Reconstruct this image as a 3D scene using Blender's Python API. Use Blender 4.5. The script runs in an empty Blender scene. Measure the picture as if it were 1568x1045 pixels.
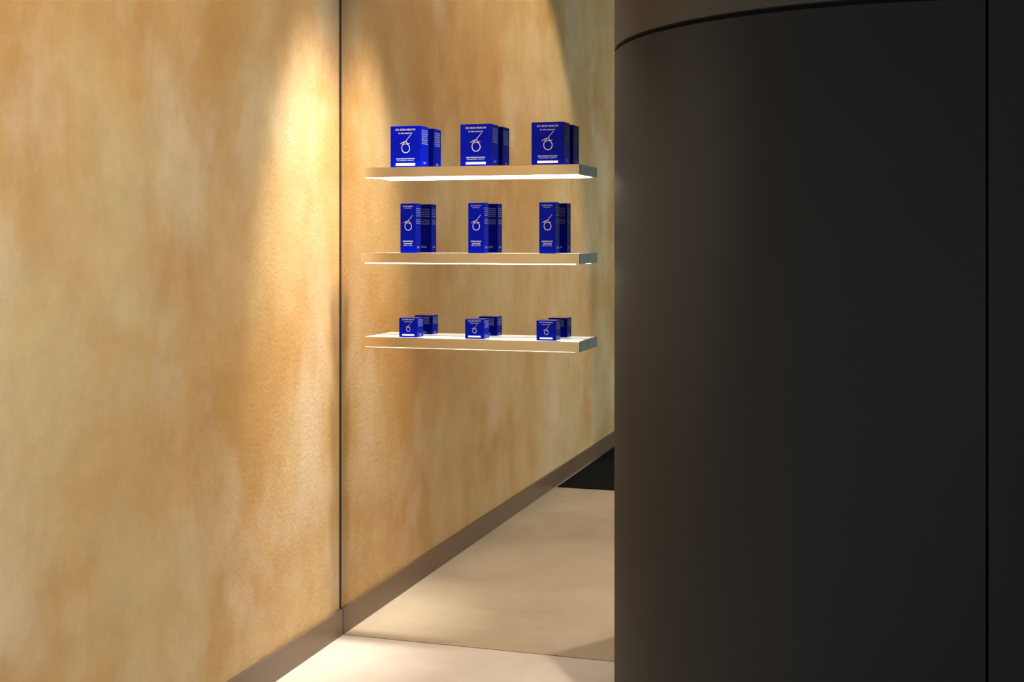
import bpy, bmesh, math, random
from mathutils import Vector, Matrix
random.seed(3)
scene = bpy.context.scene
scene.view_settings.view_transform = 'Standard'
scene.view_settings.look = 'None'
COL = scene.collection

# ------------------------------------------------------------ helpers
def new_mat(name):
    m = bpy.data.materials.new(name); m.use_nodes = True
    nt = m.node_tree
    return m, nt, nt.nodes['Principled BSDF']

def simple(name, col, rough=0.5, metal=0.0, spec=0.5, emis=None, es=0.0):
    m, nt, b = new_mat(name)
    b.inputs['Base Color'].default_value = (*col, 1)
    b.inputs['Roughness'].default_value = rough
    b.inputs['Metallic'].default_value = metal
    b.inputs['Specular IOR Level'].default_value = spec
    if emis:
        b.inputs['Emission Color'].default_value = (*emis, 1)
        b.inputs['Emission Strength'].default_value = es
    return m

def noise(nt, vec, scale, detail=5, rough=.6, dist=0.0):
    n = nt.nodes.new('ShaderNodeTexNoise')
    n.inputs['Scale'].default_value = scale
    n.inputs['Detail'].default_value = detail
    n.inputs['Roughness'].default_value = rough
    n.inputs['Distortion'].default_value = dist
    nt.links.new(vec, n.inputs['Vector'])
    return n.outputs['Fac']

def mapping(nt, scale, loc=(0,0,0)):
    tc = nt.nodes.new('ShaderNodeTexCoord')
    mp = nt.nodes.new('ShaderNodeMapping')
    mp.inputs['Scale'].default_value = scale
    mp.inputs['Location'].default_value = loc
    nt.links.new(tc.outputs['Object'], mp.inputs['Vector'])
    return mp.outputs['Vector']

def ramp(nt, fac, stops):
    r = nt.nodes.new('ShaderNodeValToRGB')
    els = r.color_ramp.elements
    while len(els) < len(stops): els.new(.5)
    for e, (p, c) in zip(els, stops):
        e.position = p; e.color = (*c, 1)
    nt.links.new(fac, r.inputs['Fac'])
    return r.outputs['Color']

def mix(nt, fac, a, b, mode='MIX'):
    m = nt.nodes.new('ShaderNodeMix'); m.data_type = 'RGBA'; m.blend_type = mode
    if isinstance(fac, float): m.inputs[0].default_value = fac
    else: nt.links.new(fac, m.inputs[0])
    for i, v in ((6, a), (7, b)):
        if isinstance(v, tuple): m.inputs[i].default_value = (*v, 1)
        else: nt.links.new(v, m.inputs[i])
    return m.outputs[2]

def bump(nt, b, h, strength, dist):
    n = nt.nodes.new('ShaderNodeBump')
    n.inputs['Strength'].default_value = strength
    n.inputs['Distance'].default_value = dist
    nt.links.new(h, n.inputs['Height'])
    nt.links.new(n.outputs['Normal'], b.inputs['Normal'])

# ------------------------------------------------------------ materials
# clay plaster
M_plaster, nt, b = new_mat('ochre_clay_plaster')
v1 = mapping(nt, (1, 1.0, 0.9), (0, .35, .2))
v2 = mapping(nt, (1, 1.3, 0.8), (3, 4.2, 1))
v3 = mapping(nt, (1, 1, 1))
big = noise(nt, v1, 1.2, 9, .58, .2)
c1 = ramp(nt, big, [(.37, (.465, .255, .088)), (.49, (.515, .320, .136)), (.61, (.545, .385, .190))])
pale = noise(nt, v2, 1.6, 9, .60, .3)
pf = ramp(nt, pale, [(.49, (0, 0, 0)), (.67, (.62, .62, .62))])
c2 = mix(nt, pf, c1, (.62, .47, .32))
fine = noise(nt, v3, 6, 9, .75)
ff = ramp(nt, fine, [(.35, (.90, .90, .90)), (.65, (1.04, 1.04, 1.03))])
c3 = mix(nt, 1.0, c2, ff, 'MULTIPLY')
nt.links.new(c3, b.inputs['Base Color'])
b.inputs['Roughness'].default_value = .75
b.inputs['Specular IOR Level'].default_value = .25
hb = noise(nt, v3, 60, 8, .7)
bump(nt, b, hb, .5, .007)

# floor microcement
M_floor, nt, b = new_mat('beige_microcement')
v = mapping(nt, (1, 1, 1))
f1 = noise(nt, v, 1.6, 7, .6, .4)
c = ramp(nt, f1, [(.35, (.50, .425, .365)), (.65, (.62, .545, .485))])
nt.links.new(c, b.inputs['Base Color'])
b.inputs['Roughness'].default_value = .45
b.inputs['Specular IOR Level'].default_value = .4
bump(nt, b, noise(nt, v, 60, 4, .6), .08, .002)

# mat
M_mat, nt, b = new_mat('black_entrance_carpet')
v = mapping(nt, (1, 1, 1))
c = ramp(nt, noise(nt, v, 160, 3, .7), [(.4, (.003, .004, .006)), (.7, (.018, .020, .028))])
nt.links.new(c, b.inputs['Base Color']); b.inputs['Roughness'].default_value = .95
b.inputs['Specular IOR Level'].default_value = .1
bump(nt, b, noise(nt, v, 200, 3, .7), .6, .004)

# column panels
def panel_mat(name, col):
    m, nt, b = new_mat(name)
    v = mapping(nt, (1, 1, 1))
    c = ramp(nt, noise(nt, v, 1.2, 3, .5), [(.3, tuple(x*.95 for x in col)), (.7, tuple(x*1.05 for x in col))])
    nt.links.new(c, b.inputs['Base Color'])
    b.inputs['Roughness'].default_value = .62
    b.inputs['Specular IOR Level'].default_value = .16
    return m
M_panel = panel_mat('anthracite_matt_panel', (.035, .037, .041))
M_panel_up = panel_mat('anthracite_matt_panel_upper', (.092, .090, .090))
M_groove = simple('black_shadow_gap', (.004, .004, .004), .8)

M_base = simple('bronze_baseboard_paint', (.14, .086, .052), .38)
M_mirror = simple('bronze_tinted_mirror', (.69, .63, .53), .006, 1.0)
M_mirror_edge = simple('mirror_dark_edge', (.03, .022, .015), .4)
M_backwall = simple('mirror_backing_wall', (.12, .09, .06), .8)
M_ceiling = simple('ceiling_paint', (.22, .22, .22), .9)
M_wall = simple('plain_wall_paint', (.22, .23, .24), .9)
M_shelf, nt, b = new_mat('polished_champagne_metal')
b.inputs['Base Color'].default_value = (.93, .84, .70, 1)
b.inputs['Metallic'].default_value = 1; b.inputs['Roughness'].default_value = .14
M_chrome = simple('polished_chrome', (.82, .82, .80), .04, 1)
M_led = simple('led_diffuser', (.9, .9, .9), .4, emis=(1, .93, .82), es=14)
M_led_dim = simple('led_diffuser_dim', (.9, .9, .9), .4, emis=(1, .90, .76), es=3)
M_top = simple('lit_opal_glass', (.42, .42, .42), .04, emis=(.86, .92, 1), es=.95)
M_top.node_tree.nodes['Principled BSDF'].inputs['Specular IOR Level'].default_value = .8

M_blue, nt, b = new_mat('ultramarine_gloss_carton')
v = mapping(nt, (1, 1, 1))
c = ramp(nt, noise(nt, v, 8, 2), [(.3, (.0002, .0035, .24)), (.7, (.0004, .0055, .32))])
nt.links.new(c, b.inputs['Base Color'])
b.inputs['Roughness'].default_value = .12
b.inputs['Specular IOR Level'].default_value = .10
M_foil = simple('pale_gold_foil_print', (.80, .76, .68), .4, .3)
M_white = simple('white_print', (.85, .86, .92), .5)
M_print = simple('pale_blue_small_print', (.35, .4, .65), .5)

# ------------------------------------------------------------ mesh helpers
def add_obj(name, me, mats, parent=None):
    o = bpy.data.objects.new(name, me)
    COL.objects.link(o)
    for m in mats: me.materials.append(m)
    if parent: o.parent = parent
    return o

def bm_box(bm, lo, hi, mi=0, bev=0.0, seg=2):
    t = bmesh.new()
    r = bmesh.ops.create_cube(t, size=1)
    for vv in t.verts:
        vv.co = Vector([lo[i] + (vv.co[i] + .5) * (hi[i] - lo[i]) for i in range(3)])
    if bev > 0:
        bmesh.ops.bevel(t, geom=t.edges[:], offset=bev, segments=seg, profile=.5, affect='EDGES')
    for f in t.faces: f.material_index = mi
    me = bpy.data.meshes.new('tmp'); t.to_mesh(me); t.free()
    bm.from_mesh(me); bpy.data.meshes.remove(me)

def box_obj(name, lo, hi, mats, bev=0.0, parent=None):
    bm = bmesh.new(); bm_box(bm, lo, hi, 0, bev)
    me = bpy.data.meshes.new(name); bm.to_mesh(me); bm.free()
    return add_obj(name, me, mats, parent)

def empty(name, loc=(0, 0, 0)):
    e = bpy.data.objects.new(name, None); e.location = loc
    COL.objects.link(e); e.empty_display_size = .1
    return e

# ------------------------------------------------------------ room shell
H = 3.4
YB = -7.5
XR = 4.6
box_obj('wall_left', (-.15, YB, 0), (0, .15, H), [M_plaster])
box_obj('wall_back', (.0, .012, 0), (XR, .15, H), [M_backwall])
box_obj('ceiling', (-.15, YB - .15, H), (XR + .15, .15, H + .12), [M_ceiling])
box_obj('floor', (-.15, YB - .15, -.12), (XR + .15, .15, 0), [M_floor])
box_obj('baseboard_left', (0, YB, 0), (.014, -.002, .099), [M_base], .0015)
box_obj('entrance_mat', (.03, -7.0, 0), (2.8, -3.03, .006), [M_mat], .002)
box_obj('wall_front', (-.15, YB - .15, 0), (XR + .15, YB, H), [M_wall])

# right wall; its unseen window is added here to cool the far plaster
WY0, WY1, WZ = -6.6, -4.1, 2.2
bm = bmesh.new()
bm_box(bm, (XR, YB, 0), (XR + .15, WY0, H))
bm_box(bm, (XR, WY1, 0), (XR + .15, .15, H))
bm_box(bm, (XR, WY0, WZ), (XR + .15, WY1, H))
me = bpy.data.meshes.new('wall_right'); bm.to_mesh(me); bm.free()
add_obj('wall_right', me, [M_wall])
M_frame = simple('black_window_frame', (.02, .02, .02), .4)
win = empty('added_window_1', (XR, (WY0 + WY1) / 2, 0))
hw = (WY1 - WY0) / 2
for i, y in enumerate((-hw, -hw / 3 - .025, hw / 3 - .025, hw - .05)):
    box_obj('mullion_%d' % i, (.05, y, 0.0), (.11, y + .05, WZ), [M_frame], .003, win)
box_obj('rail_top', (.05, -hw + .05, WZ - .05), (.11, hw - .05, WZ), [M_frame], .003, win)
box_obj('rail_bottom', (.05, -hw + .05, 0), (.11, hw - .05, .06), [M_frame], .003, win)

# ------------------------------------------------------------ mirror
bm = bmesh.new()
bm_box(bm, (.006, 0.0, .001), (1.148, .010, H - .002), 0, .0008, 1)
for f in bm.faces:
    f.material_index = 0 if f.normal.y < -.9 else 1
me = bpy.data.meshes.new('wall_mirror'); bm.to_mesh(me); bm.free()
add_obj('wall_mirror', me, [M_mirror, M_mirror_edge])
# slim dark edge channel that holds the mirror in the corner
box_obj('trim_1', (.0005, -.004, .10), (.006, .010, H - .002), [M_mirror_edge])

# ------------------------------------------------------------ curved volume (column)
CX, CY, R = 2.03, -.20, .90
def col_outline(r, back=-.001):
    pts = []
    a0 = math.pi - math.asin((back - CY) / r)
    a1 = 1.5 * math.pi
    n = 72
    for i in range(n + 1):
        a = a0 + (a1 - a0) * i / n
        pts.append((CX + r * math.cos(a), CY + r * math.sin(a)))
    return pts
def extrude_outline(bm, pts, z0, z1, mi=0, xr=XR-.002, back=-.001):
    pts = pts + [(xr, pts[-1][1]), (xr, back)]
    vs0 = [bm.verts.new((x, y, z0)) for x, y in pts]
    vs1 = [bm.verts.new((x, y, z1)) for x, y in pts]
    n = len(pts)
    fs = []
    for i in range(n):
        j = (i + 1) % n
        fs.append(bm.faces.new((vs0[i], vs0[j], vs1[j], vs1[i])))
    fs.append(bm.faces.new(vs0[::-1])); fs.append(bm.faces.new(vs1))
    for f in fs:
        f.material_index = mi; f.smooth = len(f.verts) == 4
    return fs
SX = 2.245
colE = empty('curved_column')
bm = bmesh.new(); extrude_outline(bm, col_outline(R - .03), 0.0, H - .002)
me = bpy.data.meshes.new('core'); bm.to_mesh(me); bm.free()
add_obj('core', me, [M_groove], colE)
def col_panel(name, z0, z1, mat, xr):
    bm = bmesh.new()
    extrude_outline(bm, col_outline(R), z0, z1, xr=xr)
    bmesh.ops.recalc_face_normals(bm, faces=bm.faces[:])
    me = bpy.data.meshes.new(name); bm.to_mesh(me); bm.free()
    o = add_obj(name, me, [mat], colE)
    md = o.modifiers.new('bev', 'BEVEL'); md.width = .0025; md.segments = 2; md.limit_method = 'ANGLE'; md.angle_limit = math.radians(40)
    return o
GZ = 2.098
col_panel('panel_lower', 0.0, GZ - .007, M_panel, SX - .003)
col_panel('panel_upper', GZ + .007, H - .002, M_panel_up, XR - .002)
box_obj('panel_side', (SX + .003, CY - R, 0), (XR - .002, -.001, GZ - .007), [M_panel], .0025, colE)

# ------------------------------------------------------------ shelves
XL, XRs, D = .145, .968, .130
def shelf(z, led, prot):
    e = empty('display_shelf', ((XL + XRs) / 2, 0, z))
    x0, x1 = -(XRs - XL) / 2, (XRs - XL) / 2
    T = .036
    bm = bmesh.new()
    bm_box(bm, (x0, -D, -T), (x1, -D + .008, 0), 0, .001)
    bm_box(bm, (x0, -D + .008, -T), (x0 + .008, -.0005, 0), 1, .001)
    bm_box(bm, (x1 - .008, -D + .008, -T), (x1, -.0005, 0), 1, .001)
    bm_box(bm, (x0 + .008, -.006, -T), (x1 - .008, -.0005, 0), 1, .001)
    bm_box(bm, (x0 + .008, -D + .008, -T + .008), (x1 - .008, -.006, -.006), 0)
    me = bpy.data.meshes.new('tray'); bm.to_mesh(me); bm.free()
    add_obj('tray', me, [M_shelf, M_chrome], e)
    box_obj('glass_top', (x0 + .008, -D + .008, -.006), (x1 - .008, -.006, -.0005), [M_top], .0008, e)
    box_obj('led_diffuser', (x0 + .012, -D + .010, -T - prot), (x1 - .02, -D + .030, -T + .008), [led], .001, e)
    return e
ZT, ZM, ZB = 1.757, 1.446, 1.140
shelf(ZT, M_led, .001); shelf(ZM, M_led, .003); shelf(ZB, M_led_dim, .002)

# ------------------------------------------------------------ product cartons
_fc = {}
def text_mesh(s, size):
    k = (s, size)
    if k in _fc: return _fc[k]
    cu = bpy.data.curves.new('t', 'FONT'); cu.body = s; cu.size = size
    cu.align_x = 'CENTER'; cu.align_y = 'CENTER'; cu.resolution_u = 2
    o = bpy.data.objects.new('t', cu); COL.objects.link(o)
    bpy.context.view_layer.update()
    dg = bpy.context.evaluated_depsgraph_get()
    me = bpy.data.meshes.new_from_object(o.evaluated_get(dg))
    bpy.data.objects.remove(o); bpy.data.curves.remove(cu)
    _fc[k] = me
    return me
def put_text(bm, s, size, mat4, mi):
    me = text_mesh(s, size).copy()
    me.transform(mat4)
    n = len(bm.faces); bm.from_mesh(me); bm.faces.ensure_lookup_table()
    for f in bm.faces[n:]: f.material_index = mi
    bpy.data.meshes.remove(me)
def ribbon(bm, pts, w, mat4, mi):
    P = [Vector((p[0], p[1])) for p in pts]
    L = []
    for i, p in enumerate(P):
        a = P[max(i - 1, 0)]; c = P[min(i + 1, len(P) - 1)]
        d = (c - a).normalized(); n = Vector((-d.y, d.x))
        ww = w * (.45 + .55 * math.sin(math.pi * min(1, max(0, (i + .6) / len(P)))))
        L.append((bm.verts.new(mat4 @ Vector((*(p + n * ww / 2), 0))), bm.verts.new(mat4 @ Vector((*(p - n * ww / 2), 0)))))
    for i in range(len(L) - 1):
        f = bm.faces.new((L[i][1], L[i + 1][1], L[i + 1][0], L[i][0])); f.material_index = mi

def logo(bm, s, mat4, mi):
    pts = [(.62, 1.0), (.44, .78), (.20, .50), (-.05, .24), (-.28, .0), (-.40, -.22)]
    cx, cy, r = 0.04, -.42, .44
    for i in range(0, 29):
        a = math.radians(158 + i * 12)
        pts.append((cx + r * math.cos(a), cy + r * 1.05 * math.sin(a)))
    ribbon(bm, [(x * s, y * s) for x, y in pts], s * .075, mat4, mi)
    pts = [(-.62, .02), (-.40, .14), (-.16, .25), (.04, .30), (.14, .26), (.20, .10), (.32, .04), (.50, .10)]
    ribbon(bm, [(x * s, y * s) for x, y in pts], s * .065, mat4, mi)

def rotm(ax, loc):
    base = Matrix.Rotation(math.radians(90), 4, 'X')
    ang = {'f': 0, 'r': 90, 'b': 180, 'l': -90}[ax]
    return Matrix.Translation(loc) @ Matrix.Rotation(math.radians(ang), 4, 'Z') @ base

def carton(x0, x1, y0, y1, z, h, kind):
    w, d = x1 - x0, y1 - y0
    bm = bmesh.new()
    bm_box(bm, (-w / 2, -d / 2, 0), (w / 2, d / 2, h), 0, .0007, 1)
    bm_box(bm, (-w / 2 + .0012, -d / 2 + .0012, h - .0002), (w / 2 - .0012, d / 2 - .002, h + .0007), 0, .0003, 1)
    e = .0004
    F = lambda x, zz: rotm('f', (x, -d / 2 - e, zz))
    ts = w * .085
    tz = h * (.91 if kind != 'tall' else .94)
    put_text(bm, 'ZO SKIN HEALTH', ts, F(0, tz), 1)
    put_text(bm, 'BY ZEIN OBAGI MD', ts * .62, F(0, tz - ts * 1.3), 1)
    if kind == 'wide':
        logo(bm, .035, F(0, h * .56), 1)
        put_text(bm, 'BRIGHTENING PROGRAM', .0062, F(0, .031), 2)
        put_text(bm, 'DAILY SKINCARE SET - 4 PRODUCTS', .0040, F(0, .0245), 2)
        bm_box(bm, (-w * .32, -d / 2 - e, .0065), (w * .32, -d / 2 + .001, .0150), 2)
    elif kind == 'tall':
        logo(bm, .029, F(0, h * .60), 1)
        put_text(bm, 'HYDRATING', .0070, F(0, .042), 2)
        put_text(bm, 'CLEANSER', .0070, F(0, .034), 2)
        put_text(bm, '200 mL  6.7 FL. OZ.', .0042, F(0, .027), 2)
    else:
        logo(bm, .016, F(0, h * .50), 1)
        bm_box(bm, (-w * .33, -d / 2 - e, .0055), (w * .33, -d / 2 + .001, .0110), 2)
    for ax, ww, off in (('b', w, d / 2 + e), ('r', d, w / 2 + e), ('l', d, w / 2 + e)):
        loc = {'b': lambda zz: (0, off, zz), 'r': lambda zz: (off, 0, zz), 'l': lambda zz: (-off, 0, zz)}[ax]
        lh = .0055 if kind != 'small' else .0045
        zt = h * .90
        words = ['APPLY EVENLY TO SKIN', 'MORNING AND NIGHT', 'AVOID EYE CONTACT', 'DIRECTIONS FOR USE', 'KEEP COOL AND DRY', 'INGREDIENTS WATER', 'GLYCERIN, PANTHENOL']
        nl = {'wide': 8, 'tall': 9, 'small': 5}[kind]
        for i in range(nl):
            if kind == 'tall' and i in (5,): continue
            put_text(bm, words[(i * 3 + (1 if ax == 'b' else 0)) % 7], min(lh, ww * .075), rotm(ax, loc(zt - i * lh * 1.25)), 3)
        put_text(bm, '|||||||||||', .008, rotm(ax, loc(h * .12)), 3)
    me = bpy.data.meshes.new('product_box'); bm.to_mesh(me); bm.free()
    o = add_obj('product_box', me, [M_blue, M_foil, M_white, M_print])
    o.location = ((x0 + x1) / 2, (y0 + y1) / 2, z)
    return o

for x0, x1 in ((.252, .369), (.522, .639), (.788, .906)):
    carton(x0, x1, -.107, -.024, ZT, .150, 'wide')
for x0, x1 in ((.291, .350), (.552, .611), (.816, .875)):
    carton(x0, x1, -.107, -.054, ZM, .180, 'tall')
for x0, x1 in ((.286, .357), (.540, .611), (.806, .877)):
    carton(x0, x1, -.107, -.046, ZB, .070, 'small')

# ------------------------------------------------------------ lights
def aim(o, tgt):
    d = Vector(tgt) - o.location
    o.rotation_euler = d.to_track_quat('-Z', 'Y').to_euler()
def downlight(loc, tgt, power, ang, blend, col, r=.03):
    e = empty('recessed_downlight', (loc[0], loc[1], H))
    bm = bmesh.new()
    n = 32
    rings = [(.060, 0), (.060, -.004), (.046, -.004), (.040, .0)]
    vs = [[bm.verts.new((rr * math.cos(2 * math.pi * k / n), rr * math.sin(2 * math.pi * k / n), zz)) for k in range(n)] for rr, zz in rings]
    for a in range(len(rings) - 1):
        for k in range(n):
            bm.faces.new((vs[a][k], vs[a][(k + 1) % n], vs[a + 1][(k + 1) % n], vs[a + 1][k]))
    me = bpy.data.meshes.new('trim_ring'); bm.to_mesh(me); bm.free()
    add_obj('trim_ring', me, [M_chrome], e)
    l = bpy.data.lights.new('spot', 'SPOT'); l.energy = power; l.spot_size = math.radians(ang); l.spot_blend = blend
    l.color = col; l.shadow_soft_size = r
    o = bpy.data.objects.new('spot_lamp', l); COL.objects.link(o)
    o.location = (loc[0], loc[1], H - .03); aim(o, tgt)
    o.parent = e; o.matrix_parent_inverse = Matrix.Translation((-loc[0], -loc[1], -H))
    return o
W = (1, .88, .70)
downlight((.66, -.28, 0), (0, -.20, 1.22), 700, 31, 1.0, (1, .97, .86), .08)  # corner accent
downlight((2.35, -2.30, 0), (.0, -1.85, 1.50), 410, 76, .22, W, .06)          # wall washer
downlight((.70, -.75, 0), (.75, -.30, .0), 190, 56, 1.0, (1, .91, .78))       # unseen fill, added to brighten the floor

la = bpy.data.lights.new('daylight', 'AREA'); la.shape = 'RECTANGLE'; la.size = 2.4; la.size_y = 2.1
la.energy = 135; la.color = (.68, .87, 1); la.spread = math.radians(130)
o = bpy.data.objects.new('daylight_fill', la); COL.objects.link(o)  # area lamp added in the opening to stand in for daylight
o.location = (XR + .03, (WY0 + WY1) / 2, 1.12); o.rotation_euler = (math.radians(90), 0, math.radians(90))

w = bpy.data.worlds.new('World'); scene.world = w; w.use_nodes = True
bg = w.node_tree.nodes['Background']
bg.inputs[0].default_value = (.62, .75, .9, 1); bg.inputs[1].default_value = .6

# ------------------------------------------------------------ camera
cam = bpy.data.cameras.new('camera'); co = bpy.data.objects.new('camera', cam); COL.objects.link(co)
co.location = (2.07, -4.47, 1.5)
co.rotation_euler = (math.radians(90), 0, math.radians(17.24))
cam.lens = 45.37; cam.sensor_width = 36
cam.shift_y = -.1005
cam.clip_start = .05
scene.camera = co
